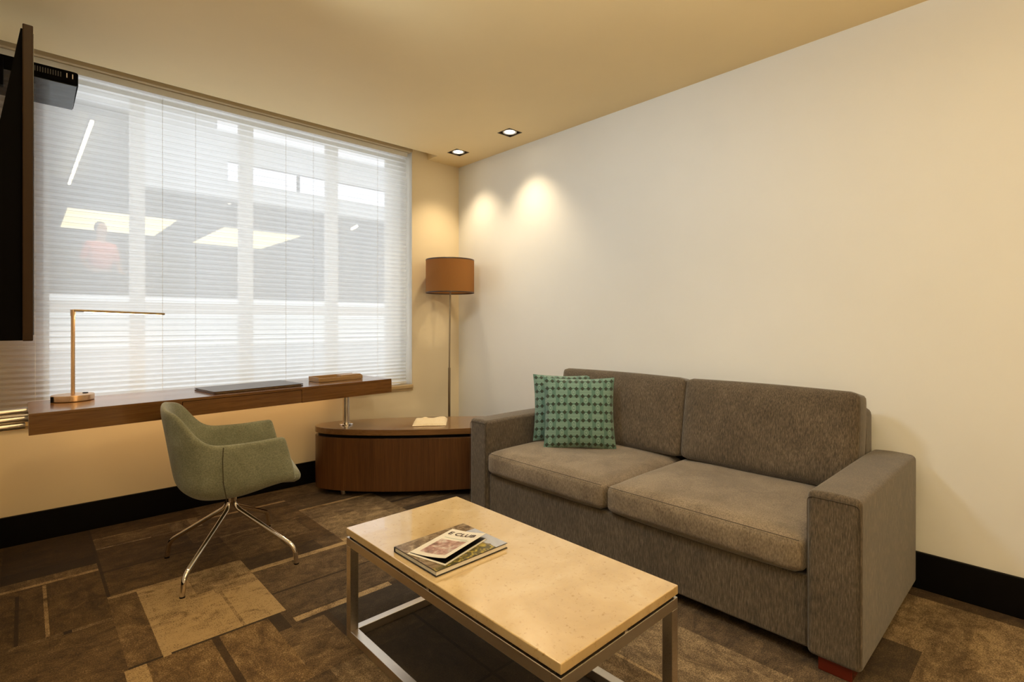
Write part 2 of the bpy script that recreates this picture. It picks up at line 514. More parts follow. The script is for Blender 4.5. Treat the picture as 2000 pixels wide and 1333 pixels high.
    verts = [(X0+(X1-X0)*i/nx, Y0+(Y1-Y0)*j/ny, 0) for j in range(ny+1) for i in range(nx+1)]
    faces = [(j*(nx+1)+i, j*(nx+1)+i+1, (j+1)*(nx+1)+i+1, (j+1)*(nx+1)+i) for j in range(ny) for i in range(nx)]
    nb = len(verts)
    verts += [(X0, YB, 0), (X1, YB, 0)]
    faces.append((nb, nb+1, nx, 0))
    # edge thickness: floor slab under
    k = len(verts)
    verts += [(X0, YB, -.1), (X1, YB, -.1), (X1, 0, -.1), (X0, 0, -.1)]
    faces.append((k+3, k+2, k+1, k))
    me = bpy.data.meshes.new('floor'); me.from_pydata(verts, [], faces); me.update()
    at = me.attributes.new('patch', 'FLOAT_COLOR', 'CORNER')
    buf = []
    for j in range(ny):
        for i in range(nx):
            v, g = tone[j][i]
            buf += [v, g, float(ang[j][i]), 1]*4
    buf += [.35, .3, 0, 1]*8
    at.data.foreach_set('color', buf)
    t = NT('patchwork_carpet'); t.bsdf((.1, .07, .03), 1)
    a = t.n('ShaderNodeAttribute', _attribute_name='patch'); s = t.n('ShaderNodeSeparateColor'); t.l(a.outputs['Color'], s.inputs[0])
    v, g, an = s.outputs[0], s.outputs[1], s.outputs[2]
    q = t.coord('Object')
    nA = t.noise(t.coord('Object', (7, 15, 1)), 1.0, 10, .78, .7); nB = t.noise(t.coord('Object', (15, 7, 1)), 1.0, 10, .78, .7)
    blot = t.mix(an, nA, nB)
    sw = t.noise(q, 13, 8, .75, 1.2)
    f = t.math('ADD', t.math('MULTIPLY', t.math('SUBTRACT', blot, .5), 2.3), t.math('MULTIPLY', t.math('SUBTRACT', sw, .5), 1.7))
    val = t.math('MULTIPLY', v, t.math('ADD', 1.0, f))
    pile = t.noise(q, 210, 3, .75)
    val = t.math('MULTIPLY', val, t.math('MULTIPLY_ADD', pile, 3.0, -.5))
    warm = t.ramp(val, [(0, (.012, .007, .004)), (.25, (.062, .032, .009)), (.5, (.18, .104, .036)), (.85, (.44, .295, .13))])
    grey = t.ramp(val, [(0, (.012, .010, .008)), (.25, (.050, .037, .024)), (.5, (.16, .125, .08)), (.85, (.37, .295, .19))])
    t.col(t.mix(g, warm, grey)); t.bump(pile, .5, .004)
    me.materials.append(t.m)
    o = link(bpy.data.objects.new('floor', me)); o['kind'] = 'structure'
carpet()

# window ------------------------------------------------------------------
win = struct('window_1', box(new(), -2.83, WR, .15, .2, WZ0, WZ0+.05), M['white'])
bm = new(); box(bm, -2.83, WR, .15, .2, WZ1-.05, WZ1); struct('window_frame', bm, M['white'], win)
muls = [(-2.83, -2.805), (-2.43, -2.355), (-1.805, -1.72), (-1.175, -1.09), (-.645, -.605), (-.585, -.525), (-.52, WR)]
for a, b in muls:
    bm = new(); box(bm, a, b, .14, .21, WZ0+.05, WZ1-.05, .004); struct('mullion', bm, M['mullion'], win)
for (a, b), (c, d) in zip(muls, muls[1:]):
    if c-b > .1:
        bm = new(); box(bm, b, c, .172, .178, WZ0+.05, WZ1-.05); struct('glass_pane', bm, M['haze'], win)

# pleated blind: a sheer sheet in zigzag folds, stretched wider near the top
def sheer(name, tr_, tl_, col):
    t = NT(name)
    a = t.n('ShaderNodeBsdfTransparent'); b = t.n('ShaderNodeBsdfTranslucent'); b.inputs[0].default_value = (*col, 1)
    d = t.n('ShaderNodeBsdfDiffuse'); d.inputs[0].default_value = (*col, 1)
    m1 = t.n('ShaderNodeMixShader'); m1.inputs[0].default_value = tl_/(1-tr_)
    t.l(d.outputs[0], m1.inputs[1]); t.l(b.outputs[0], m1.inputs[2])
    m2 = t.n('ShaderNodeMixShader'); m2.inputs[0].default_value = tr_
    t.l(m1.outputs[0], m2.inputs[1]); t.l(a.outputs[0], m2.inputs[2]); t.l(m2.outputs[0], t.out.inputs[0]); return t.m
M['sheer'] = sheer('sheer_pleated_fabric', .31, .63, (.93, .94, .93))
M['crease'] = sheer('pleat_fold', .12, .42, (.66, .66, .64))
bl = thing('pleated_blind', 'white sheer pleated blind covering the whole window behind the desk', 'blind', (-1.74, .05, WZ1-.03))
bx0, bx1 = XL+.004+1.74, -.527+1.74
bm = new(); box(bm, bx0, bx1, -.025, .025, -.012, .028, .003); obj('head_rail', bm, M['white'], bl)
bm = new(); z = -.0125; zend = -(WZ1-.03-WZ0)+.022; prev = None; pts = []
while z > zend+.03:
    k = (z/zend)
    p = .0388*(1-k)+.0285*k
    pts += [(.0065, z, 0), (.0065, z-.0022, 1), (-.0065, z-p/2, 0)]
    z -= p
pts.append((.0065, z, 0))
rows = [[bm.verts.new((x, y, zz)) for x in (bx0, bx1)] for y, zz, c in pts]
for q, (a, b) in enumerate(zip(rows, rows[1:])):
    f = bm.faces.new((a[0], a[1], b[1], b[0])); f.material_index = pts[q+1][2]
fb = obj('pleated_fabric', bm, M['sheer'], bl, False); fb.data.materials.append(M['crease'])
bm = new(); box(bm, bx0, bx1, -.014, .014, z-.016, z-.0003, .003); obj('bottom_rail', bm, M['white'], bl)
for px in (-2.865, -2.28, -2.10, -1.53, -1.33, -.80):
    bm = new(); tube(bm, [(px+1.74, -.0078, -.012), (px+1.74, -.0078, z-.004)], .0008, 6)
    obj('lift_cord', bm, M['white'], bl)
bm = new(); box(bm, WR-.004, WR-.0002, .001, .139, WZ0+.0005, WZ1-.0005); struct('trim_4', bm, M['white'])

# ------------------------------------------------------------------ opposite building (outside, facing the window)
ES = .8
def E(x, y, z): return CAM+(Vector((x, y, z))-CAM)*ES
M['conc'] = plain('grey_facade_render', (.5, .5, .48), .8)
M['concd'] = plain('office_back_wall', (.36, .36, .35), .8)
M['ivory'] = plain('white_louvre_cladding', (.74, .74, .70), .6)
M['beige'] = plain('beige_cladding', (.55, .50, .43), .6)
M['mirror'] = metal('sky_reflecting_glazing', (.92, .95, 1.0), .02)
def ebox(bm, x0, x1, y0, y1, z0, z1, bev=0):
    a = E(x0, y0, z0); b = E(x1, y1, z1)
    return box(bm, a.x, b.x, a.y, b.y, a.z, b.z, bev)
bd = thing('office_building', 'grey office building across the street seen through the blind', 'building', (0, 0, 0))
bm = new(); ebox(bm, -9, 14, 8, 8.5, -6, .72); obj('lower_wall', bm, M['conc'], bd, False)
bm = new(); ebox(bm, -9, 14, 7.92, 8.5, .72, 1.36)
for i in range(6):
    z = .74+i*.105; ebox(bm, -9, 14, 7.86, 7.93, z, z+.075, .008)
obj('louvre_band', bm, M['ivory'], bd, False)
bm = new(); ebox(bm, -9, 14, 7.95, 8.5, 1.36, 1.56); obj('beige_band', bm, M['beige'], bd, False)
bm = new(); ebox(bm, -9, 14, 7.86, 8.5, 1.56, 1.67); obj('ledge', bm, M['ivory'], bd, False)
bm = new(); ebox(bm, -1.3, 14, 8, 8.5, 4.52, 5.12); ebox(bm, -9, -.05, 8, 8.5, 5.12, 5.46); ebox(bm, -1.3, 14, 8, 8.5, 3.75, 4.12); ebox(bm, -1.3, .15, 8, 8.4, 4.12, 4.52)
obj('parapet', bm, M['conc'], bd, False)
bm = new(); ebox(bm, -9, 14, 16.5, 17, 1.0, 5.4); ebox(bm, -9, -8.7, 8.5, 16.5, 1, 5.4); obj('back_wall', bm, M['concd'], bd, False)
bm = new(); ebox(bm, -9, 14, 8.5, 16.5, .85, 1.0); obj('office_floor', bm, M['concd'], bd, False)
bm = new(); ebox(bm, -9, 14, 8.5, 16.5, 5.12, 5.2); obj('office_ceiling', bm, M['conc'], bd, False)
bm = new(); ebox(bm, -9, -1.3, 8.2, 8.22, 1.67, 5.12); obj('window_pane', bm, M['glass'], bd, False)
bm = new(); ebox(bm, -1.3, 14, 8.2, 8.22, 1.67, 3.75); obj('window_pane', bm, M['glass'], bd, False)
for a, b in ((.15, .42), (.62, 1.56), (1.64, 2.25), (2.5, 5.2), (5.3, 9)):
    bm = new(); ebox(bm, a, b, 8.05, 8.1, 4.12, 4.5); obj('clerestory_window', bm, M['mirror'], bd, False)
M['panel'] = emis('office_panel_glow', (1, .88, .50), 2.2)
M['line'] = emis('office_line_glow', (1, .88, .58), 5)
for (x0, x1, y0, y1, lab) in ((-2.33, -.62, 8.75, 11.3, 'large glowing yellow ceiling panel above the person across the street'),
                              (.32, 2.0, 8.95, 11.9, 'glowing yellow ceiling panel right of the person, across the street')):
    p = thing('ceiling_light_panel', lab, 'ceiling light', E((x0+x1)/2, (y0+y1)/2, 3.3), 0, 'yellow office ceiling panels')
    wx, wy = (x1-x0)*ES/2, (y1-y0)*ES/2
    bm = new(); box(bm, -wx, wx, -wy, wy, -.01, 0); obj('diffuser', bm, M['panel'], p, False)
    bm = new(); box(bm, -wx-.02, wx+.02, -wy-.02, wy+.02, 0.001, .05); obj('housing', bm, M['concd'], p, False)
    bm = new()
    top = E(0, 0, 5.12).z-E(0, 0, 3.3).z
    for sx in (-1, 1):
        for sy in (-1, 1): tube(bm, [(sx*wx*.8, sy*wy*.8, .05), (sx*wx*.8, sy*wy*.8, top)], .003, 6)
    obj('suspension_wire', bm, M['concd'], p)
for (a, b, lab) in (((-1.98, 8.75, 4.98), (-2.02, 14.8, 4.98), 'long glowing linear lamp high in the office above the person'),
                    ((1.35, 8.75, 4.28), (.95, 11.0, 4.28), 'short linear office lamp below the sky strip windows across the street'),
                    ((3.35, 8.7, 3.68), (3.45, 9.2, 3.68), 'tiny linear office lamp near the right end of the window')):
    A, B = E(*a), E(*b)
    p = thing('linear_pendant_lamp', lab, 'lamp', A, 0)
    bm = new(); tube(bm, [(0, 0, 0), B-A], .028, 8); obj('light_tube', bm, M['line'], p)
    bm = new(); tube(bm, [(0, 0, .045), B-A+Vector((0, 0, .045))], .02, 8)
    obj('housing', bm, M['concd'], p)

# person across the street -------------------------------------------------
def skin(name, chain, mat, parent, lv=2):
    """chain: dict id -> (pos, radius), edges"""
    vs, es = chain
    me = bpy.data.meshes.new(name); ids = list(vs)
    me.from_pydata([vs[i][0] for i in ids], [(ids.index(a), ids.index(b)) for a, b in es], [])
    o = link(bpy.data.objects.new(name, me))
    md = o.modifiers.new('k', 'SKIN'); md.use_smooth_shade = True
    for i, k in enumerate(ids):
        r = vs[k][1]; r = r if isinstance(r, tuple) else (r, r)
        me.skin_vertices[0].data[i].radius = r
        me.skin_vertices[0].data[i].use_root = (i == 0)
    s = o.modifiers.new('s', 'SUBSURF'); s.levels = lv; s.render_levels = lv
    dg = bpy.context.evaluated_depsgraph_get(); dg.update()
    nm = bpy.data.meshes.new_from_object(o.evaluated_get(dg))
    bpy.data.objects.remove(o)
    nm.materials.clear(); nm.materials.append(mat)
    r = link(bpy.data.objects.new(name, nm)); r.parent = parent
    return r
M['skin'] = plain('skin', (.5, .3, .22), .6)
M['hair'] = plain('dark_hair', (.03, .022, .018), .7)
M['pink'] = plain('salmon_shirt', (.75, .22, .17), .8)
M['trouser'] = plain('dark_trousers', (.06, .06, .08), .8)
pp = E(-1.78, 9.6, 1.0)
pe = thing('person', 'person in a salmon pink shirt standing in the office across the street', 'person', pp, math.radians(20))
V = {'pel': ((0, 0, .95), (.15, .10)), 'wai': ((0, 0, 1.1), (.13, .09)), 'che': ((0, 0, 1.3), (.16, .10)), 'nk': ((0, -.0, 1.45), .06), 'nk2': ((0, -.01, 1.53), .055),
     'hd': ((0, -.02, 1.62), (.075, .09)), 'hd2': ((0, -.01, 1.71), (.08, .095)), 'hd3': ((0, 0, 1.77), (.05, .06)), 'nose': ((0, -.115, 1.63), .012)}
Ed = [('pel', 'wai'), ('wai', 'che'), ('che', 'nk'), ('nk', 'nk2'), ('nk2', 'hd'), ('hd', 'hd2'), ('hd2', 'hd3'), ('hd', 'nose')]
for s, n in ((-1, 'L'), (1, 'R')):
    V.update({n+'h': ((s*.09, 0, .9), .085), n+'k': ((s*.10, -.01, .5), .058), n+'a': ((s*.10, .01, .09), .04), n+'t': ((s*.11, -.15, .04), .035),
              n+'s': ((s*.18, 0, 1.40), .058), n+'e': ((s*.25, .02, 1.13), .042), n+'w': ((s*.21, -.16, .98), .03), n+'p': ((s*.19, -.22, .96), (.038, .022))})
    Ed += [('pel', n+'h'), (n+'h', n+'k'), (n+'k', n+'a'), (n+'a', n+'t'), ('che', n+'s'), (n+'s', n+'e'), (n+'e', n+'w'), (n+'w', n+'p')]
    for f in range(5):
        a = V[n+'p'][0]
        dx = (f-2)*.016*s
        if f == 4: p1, p2 = (a[0]-s*.045, a[1]-.01, a[2]), (a[0]-s*.06, a[1]-.04, a[2]-.01)
        else: p1, p2 = (a[0]+dx+s*.008, a[1]-.045, a[2]-.006), (a[0]+dx+s*.008, a[1]-.07-.01*(f == 1), a[2]-.03)
        V[n+'f%d' % f] = (p1, .009); V[n+'g%d' % f] = (p2, .008)
        Ed += [(n+'p', n+'f%d' % f), (n+'f%d' % f, n+'g%d' % f)]
skin('body', (V, Ed), M['skin'], pe, 1)
sv = {k: (V[k][0], tuple(r*1.16 for r in (V[k][1] if isinstance(V[k][1], tuple) else (V[k][1],)*2))) for k in ('wai', 'che', 'nk', 'Ls', 'Le', 'Rs', 'Re')}
sv['wai'] = ((0, 0, .96), (.175, .125)); sv['nk'] = ((0, 0, 1.46), (.075, .075))
skin('shirt', (sv, [('wai', 'che'), ('che', 'nk'), ('che', 'Ls'), ('Ls', 'Le'), ('che', 'Rs'), ('Rs', 'Re')]), M['pink'], pe, 1)
tv_ = {k: (V[k][0], tuple(r*1.2 for r in (V[k][1] if isinstance(V[k][1], tuple) else (V[k][1],)*2))) for k in ('pel', 'Lh', 'Lk', 'La', 'Rh', 'Rk', 'Ra')}
skin('trousers', (tv_, [('pel', 'Lh'), ('Lh', 'Lk'), ('Lk', 'La'), ('pel', 'Rh'), ('Rh', 'Rk'), ('Rk', 'Ra')]), M['trouser'], pe, 1)
skin('hair', ({'a': ((0, .03, 1.60), (.085, .08)), 'b': ((0, .015, 1.72), (.098, .105)), 'c': ((0, .01, 1.80), (.055, .065))}, [('a', 'b'), ('b', 'c')]), M['hair'], pe, 1)

# ------------------------------------------------------------------ downlights
def downlight(x, y, lab, tilt):
    t = thing('recessed_downlight', lab, 'ceiling light', (x, y, HC))
    h = hs-.0005
    bm = new()
    o_, i_ = h, h-.006
    for (a, b, c, d) in ((-o_, o_, -o_, -i_), (-o_, o_, i_, o_), (-o_, -i_, -i_, i_), (i_, o_, -i_, i_)):
        box(bm, a, b, c, d, -.002, .10)
    obj('trim_box', bm, M['recess'], t, False)
    bm = new(); box(bm, -i_, i_, -i_, i_, .098, .10); obj('back_plate', bm, M['black'], t, False)
    bm = new(); lathe(bm, [(.040, -.002), (.052, -.004), (.054, .004), (.046, .05), (.03, .08), (.028, .075), (.040, .03), (.040, -.002)], 40)
    rot_bm(bm, Matrix.Rotation(tilt, 4, 'Y') @ Matrix.Translation((0, 0, .006)))
    obj('gimbal_ring', bm, M['white'], t)
    bm = new(); lathe(bm, [(0, .006), (.0385, .006), (.0385, .012), (0, .012)], 32)
    rot_bm(bm, Matrix.Rotation(tilt, 4, 'Y'))
    obj('lens', bm, M['dl'], t)
    return t
d1 = downlight(DL[0][0], DL[0][1], 'square recessed downlight nearer to the sofa', 0)
d2 = downlight(DL[1][0], DL[1][1], 'square recessed downlight nearest the window corner', 0)

def light(kind, name, loc, energy, col, parent=None, rot=(0, 0, 0), **kw):
    l = bpy.data.lights.new(name, kind); l.energy = energy; l.color = col
    for k, v in kw.items(): setattr(l, k, v)
    o = link(bpy.data.objects.new(name, l)); o.location = loc; o.rotation_euler = rot
    if parent: o.parent = parent
    return o
WARM = (1, .78, .50)
for d, e in ((d1, 70), (d2, 62)):
    light('SPOT', 'downlight_beam', (0, 0, -.012), e*.72, WARM, d, spot_size=math.radians(96), spot_blend=1, shadow_soft_size=.035)
# added fill lights without fixtures, out of view above and behind the camera
def aim(p, q): return (Vector(q)-Vector(p)).to_track_quat('-Z', 'Y').to_euler()
for p, q, e, c, sz, r in (((-2.25, -1.75, 2.55), (0, -2.1, 1.0), 92, (.78, .90, 1), 120, .2),
                          ((-2.4, -3.1, 2.55), (0, -3.0, .9), 10, (.84, .92, 1), 120, .2),
                          ((-1.75, -2.6, 2.57), (-1.75, -2.6, 0), 19, (1, .74, .42), 140, .12),
                          ((-1.0, -2.5, 2.57), (-1.0, -2.5, 0), 34, (1, .93, .82), 95, .12),
                          ((-2.5, -1.5, 2.57), (-2.4, -1.3, 0), 34, (1, .68, .34), 140, .12),
                          ((-2.45, -4.0, 1.7), (-2.45, -4.001, 2.6), 165, (1, .93, .80), 148, .12)):
    light('SPOT', 'fill_spot' if p[2] > 2 else 'fill_uplight', p, e, c, None, aim(p, q), spot_size=math.radians(sz), spot_blend=1 if p[2] > 2 else .35, shadow_soft_size=r)  # downward spots fill the room, the upward one lifts the ceiling; all added
light('POINT', 'warm_fill_light', (-1.7, -5.5, 1.1), 32, (1, .66, .32), None, shadow_soft_size=.15)  # added warm fill from behind the camera, no lamp stands there

# world: bright overcast sky
w = bpy.data.worlds.new('sky'); SC.world = w; w.use_nodes = True
nt = w.node_tree; bg = nt.nodes['Background']
bg.inputs[0].default_value = (.90, .94, 1, 1); bg.inputs[1].default_value = 2.05

# ------------------------------------------------------------------ desk
DKZ = .785; DT = .095
ca = math.atan2(.19, 1.882)
fl = Vector((-2.895, -.739)); fr = Vector((-1.013, -.549))
DL_ = (fr-fl).length; DD = .48
desk = thing('writing_desk', 'long walnut desk floating in front of the window with one shallow drawer', 'desk', (fl.x, fl.y, DKZ), ca)
# outline in desk space: x along the front, y towards the window; left end follows the wall
sk = .045
poly = round_poly([(0, 0), (DL_, 0), (DL_, DD), (sk, DD)], [.004, .004, .01, .05])
dx0 = (2.895-2.305)/1.0; 
dr0, dr1 = .588, 1.232
bm = new()
prism(bm, round_poly([(0, 0), (DL_, 0), (DL_, DD), (sk, DD)], [.003, .003, .01, .05]), -.0145, 0, .0012)
obj('desk_top', bm, M['desk'], desk)
bm = new()
prism(bm, round_poly([(0, 0), (dr0-.0015, 0), (dr0-.0015, DD), (sk, DD)], [.003, 0, 0, .05]), -DT, -.0146)
prism(bm, [(dr1+.0015, 0), (DL_, 0), (DL_, DD), (dr1+.0015, DD)], -DT, -.0146)
prism(bm, [(dr0-.0015, .03), (dr1+.0015, .03), (dr1+.0015, DD), (dr0-.0015, DD)], -DT, -.0146)
obj('desk_body', bm, M['desk'], desk, False)
bm = new(); box(bm, dr0+.0015, dr1-.0015, .0005, .0285, -DT+.001, -.0175, .001); obj('drawer', bm, M['desk'], desk, False)
# tube brackets holding the desk to the left wall
br = Matrix.Rotation(-ca, 4, 'Z')
for z in (-.025, -.062, -.094):
    bm = new(); a = br @ Vector((-.119, .30, 0)); b = Vector((.09 if z > -.09 else .02, .30, 0)); 
    tube(bm, [(a.x, a.y, z), (b.x if z < -.09 else .03, a.y+.006, z)], .0155, 20); obj('mounting_tube', bm, M['steelh'], desk)
bm = new(); box(bm, -.006, .006, -.05, .05, -.115, .012, .002); rot_bm(bm, Matrix.Translation((br @ Vector((-.120, .30, 0)))) @ br); obj('wall_plate', bm, M['steelh'], desk)
bm = new(); box(bm, .15, 1.75, .395, .407, -DT-.006, -DT-.0005, .001); us = obj('added_fill_strip', bm, M['fillstrip'], desk, False)  # unseen emissive strip, added to brighten the wall below the desk
ul = bpy.data.lights.new('desk_fill_light', 'AREA'); ul.shape = 'RECTANGLE'; ul.size = 1.6; ul.size_y = .01; ul.energy = 1.5; ul.color = (1, .60, .26)  # added area light that supplies this under-desk fill
uo = link(bpy.data.objects.new('desk_fill_light', ul)); uo.parent = desk; uo.location = (.95, .401, -DT-.008); uo.rotation_euler = (math.radians(35), 0, 0)
# post down to the credenza
pw = Vector((-1.25, -.334, 0)); CT = .46
pl = desk.matrix_basis.inverted() if False else (Matrix.Rotation(-ca, 4, 'Z') @ Vector((pw.x-fl.x, pw.y-fl.y, 0)))
bm = new(); cyl(bm, (pl.x, pl.y, CT-DKZ+.004), (pl.x, pl.y, -DT), .0235, 32); obj('post', bm, M['steel'], desk)
bm = new(); lathe(bm, [(0, 0), (.048, 0), (.048, .006), (.044, .009), (.030, .010), (.030, .018), (.0236, .019), (.0236, .0)], 40, (pl.x, pl.y, CT-DKZ+.0005)); obj('post_flange', bm, M['chrome'], desk)

# ------------------------------------------------------------------ credenza
cr = thing('oval_credenza', 'low oval walnut cabinet under the desk post beside the sofa arm', 'cabinet', (-.763, -.684, 0), math.atan2(-.6, .8))
def ell(a, b, n=96, p=2.15):
    out = []
    for i in range(n):
        t = 2*PI*i/n; c, s = math.cos(t), math.sin(t)
        out.append((a*math.copysign(abs(c)**(2/p), c), b*math.copysign(abs(s)**(2/p), s)))
    return out
bm = new(); prism(bm, ell(.81, .235), .042-.0, .398, .002); obj('cabinet_body', bm, M['cred'], cr)
bm = new(); prism(bm, ell(.79, .215), .398, .420); obj('shadow_gap', bm, M['black'], cr)
bm = new(); prism(bm, ell(.812, .237), .420, CT, .003); obj('cabinet_top', bm, M['credtop'], cr)
for x, y in ((-.6, -.1), (-.6, .1), (.6, -.1), (.6, .1)):
    bm = new(); cyl(bm, (x, y, 0), (x, y, .042), .018, 20); obj('glide_foot', bm, M['steel'], cr)
bm = new(); prism(bm, ell(.74, .175), .012, .042); obj('plinth', bm, M['black'], cr)

# folded cream cloth on the credenza
def cloth(name, W, D, H, mat, seed, loc, rz, lab, cat):
    nz = smoothnoise(seed); bm = new(); n = 26; g = []
    for j in range(n+1):
        r = []
        for i in range(n+1):
            u, v = i/n, j/n
            e = min(u, 1-u, v, 1-v); k = min(1, e/.06)**.5
            h = H*k*(.55+.45*nz(u*4, v*4, 5)+.35*math.exp(-((u-.32)**2*60+(v-.7)**2*60))+.4*math.exp(-((v-.25-.5*u)**2)*90))
            du = .03*nz(v*3, 0, 4); dv = .03*nz(0, u*3, 4)
            r.append(bm.verts.new(((u-.5)*W+du*W*(1-abs(2*v-1)), (v-.5)*D+dv*D, max(.002, h))))
        g.append(r)
    base = []
    for j in range(n):
        for i in range(n): bm.faces.new((g[j][i], g[j][i+1], g[j+1][i+1], g[j+1][i]))
    bd_ = [g[0][i] for i in range(n+1)]+[g[j][n] for j in range(1, n+1)]+[g[n][i] for i in range(n-1, -1, -1)]+[g[j][0] for j in range(n-1, 0, -1)]
    lo = [bm.verts.new((v.co.x*.99, v.co.y*.99, 0)) for v in bd_]
    for i in range(len(bd_)):
        j = (i+1) % len(bd_); bm.faces.new((bd_[i], lo[i], lo[j], bd_[j]))
    bm.faces.new(lo)
    bmesh.ops.recalc_face_normals(bm, faces=bm.faces[:])
    o = obj(name, bm, mat, None, True, loc); o.rotation_euler = (0, 0, rz); tag(o, lab, cat); return o
M['cloth'] = fabric('cream_cloth', (.62, .48, .27), (.72, .58, .35), (.8, .68, .45), (200, 200, 200), .05)
cloth('folded_cloth', .235, .27, .026, M['cloth'], 3, (-.77, -.675, CT+.0008), -.66, 'crumpled cream cloth bag lying on the oval credenza', 'cloth')

# ------------------------------------------------------------------ things on the desk
def on_desk(x, y): return (x, y, DKZ+.0008)
lm = thing('desk_lamp', 'slim bronze LED desk lamp with round base at the left end of the desk', 'lamp', on_desk(-2.728, -.355))
bm = new(); lathe(bm, [(0, 0), (.084, 0), (.087, .003), (.087, .027), (.085, .030), (0, .030)], 56); obj('base', bm, M['bronze'], lm)
bm = new(); box(bm, -.006, .006, -.004, .004, .0, .028, .001); rot_bm(bm, Matrix.Translation((-.0815, -.037, .0))); obj('power_socket', bm, M['black'], lm)
bm = new(); lathe(bm, [(0, .0300), (.012, .0300), (.012, .034), (0, .035)], 20, (.05, .02, 0)); obj('switch', bm, M['black'], lm)
bm = new(); cyl(bm, (0, 0, .030), (0, 0, .435), .0085, 24); obj('stem', bm, M['bronze'], lm)
bm = new(); cyl(bm, (0, 0, .430), (0, 0, .462), .0105, 24); obj('hinge', bm, M['bronze'], lm)
ad = Vector((.394, .03, -.014))
bm = new(); a0 = Vector((0, 0, .458)); 
box(bm, 0, .40, -.011, .011, -.006, .006, .004); rot_bm(bm, Matrix.Translation(a0) @ ad.to_track_quat('X', 'Z').to_matrix().to_4x4()); obj('arm', bm, M['pole'], lm)
bm = new(); box(bm, .045, .385, -.008, .008, -.0085, -.0055, .001); rot_bm(bm, Matrix.Translation(a0) @ ad.to_track_quat('X', 'Z').to_matrix().to_4x4()); obj('led_strip', bm, M['led'], lm)
ll = bpy.data.lights.new('led_glow', 'AREA'); ll.shape = 'RECTANGLE'; ll.size = .34; ll.size_y = .014; ll.energy = 3.6; ll.color = (1, .60, .25)
lo_ = link(bpy.data.objects.new('led_glow', ll)); lo_.parent = lm; lo_.location = a0+ad*.55+Vector((0, 0, -.0095)); lo_.rotation_euler = (0, 0, math.atan2(ad.y, ad.x))

def leather(name, c):
    t = NT(name); t.bsdf(c, .3); v = t.coord('Object'); n = t.noise(v, 160, 3, .6)
    t.col(t.mix(n, tuple(x*.8 for x in c), tuple(x*1.2 for x in c))); t.bump(n, .2, .0008); return t.m
M['leather'] = leather('brown_leather', (.06, .035, .022))
M['leather2'] = leather('tan_leather', (.36, .22, .09))
M['paper'] = plain('paper_pages', (.84, .82, .78), .8)
fo = thing('leather_folder', 'dark leather desk folder lying on the desk above the drawer', 'folder', on_desk(-1.905, -.425), ca+.035)
bm = new(); prism(bm, round_poly([(-.262, -.15), (.262, -.15), (.262, .15), (-.262, .15)], .02), 0, .004, .001); obj('back_cover', bm, M['leather'], fo)
bm = new(); prism(bm, round_poly([(-.255, -.144), (.25, -.144), (.25, .144), (-.255, .144)], .018), .0042, .0088); obj('pages', bm, M['leather2'], fo)
bm = new(); prism(bm, round_poly([(-.262, -.15), (.262, -.15), (.262, .15), (-.262, .15)], .02), .009, .0135, .0015); obj('front_cover', bm, M['leather'], fo)
ty = thing('stationery_tray', 'low tan tray with a brown front block near the right end of the desk', 'tray', on_desk(-1.335, -.36), ca)
bm = new()
box(bm, -.165, .165, -.07, .07, 0, .006, .002); box(bm, -.165, .165, .062, .07, .006, .032, .002); box(bm, -.165, .165, -.07, -.062, .006, .026, .002)
box(bm, -.165, -.157, -.0619, .0619, .006, .030, .002); box(bm, .157, .165, -.0619, .0619, .006, .030, .002)
obj('tray_body', bm, M['leather2'], ty)
bm = new(); box(bm, .0, .156, -.0615, .0, .0065, .036, .003); obj('stationery_block', bm, M['leather2'], ty)

# ------------------------------------------------------------------ floor lamp
fx, fy = -.275, -.24
fl_ = thing('floor_lamp', 'tall floor lamp with caramel drum shade in the corner behind the credenza', 'lamp', (fx, fy, 0))
bm = new(); lathe(bm, [(0, 0), (.135, 0), (.138, .004), (.136, .018), (.04, .024), (.012, .034), (0, .034)], 48); obj('base', bm, M['pole'], fl_)
bm = new(); tube(bm, [(-.010, .0, .034), (-.008, 0, .80)], .0105, 16); obj('lower_pole', bm, M['pole'], fl_)
bm = new(); tube(bm, [(-.008, 0, .80), (-.004, 0, 1.1), (0.002, 0, 1.40), (.0, 0, 1.62)], .0068, 16); obj('upper_pole', bm, M['pole'], fl_)
bm = new(); r0, r1 = .2035, .2035
lathe(bm, [(r0, 1.432), (r1, 1.712), (r1-.002, 1.712), (r0-.002, 1.432), (r0, 1.432)], 72); obj('lamp_shade', bm, M['shade'], fl_)
for zc in (1.435, 1.709):
    bm = new()
    lathe(bm, [(r0+.0008, zc-.005), (r0+.0008, zc+.005), (r0-.003, zc+.005), (r0-.003, zc-.005), (r0+.0008, zc-.005)], 72)
    obj('shade_rim', bm, M['leather'], fl_)
bm = new()
for k in range(3):
    a = k*2*PI/3; tube(bm, [(0, 0, 1.62), (.2*math.cos(a), .2*math.sin(a), 1.66)], .002, 8)
obj('shade_spider', bm, M['pole'], fl_)
bm = new(); lathe(bm, [(0, 1.50), (.02, 1.505), (.03, 1.53), (.026, 1.56), (.014, 1.59), (.013, 1.62), (0, 1.62)], 24); 
rot_bm(bm, Matrix.Translation((.0, .03, 0))); obj('bulb', bm, M['white'], fl_)

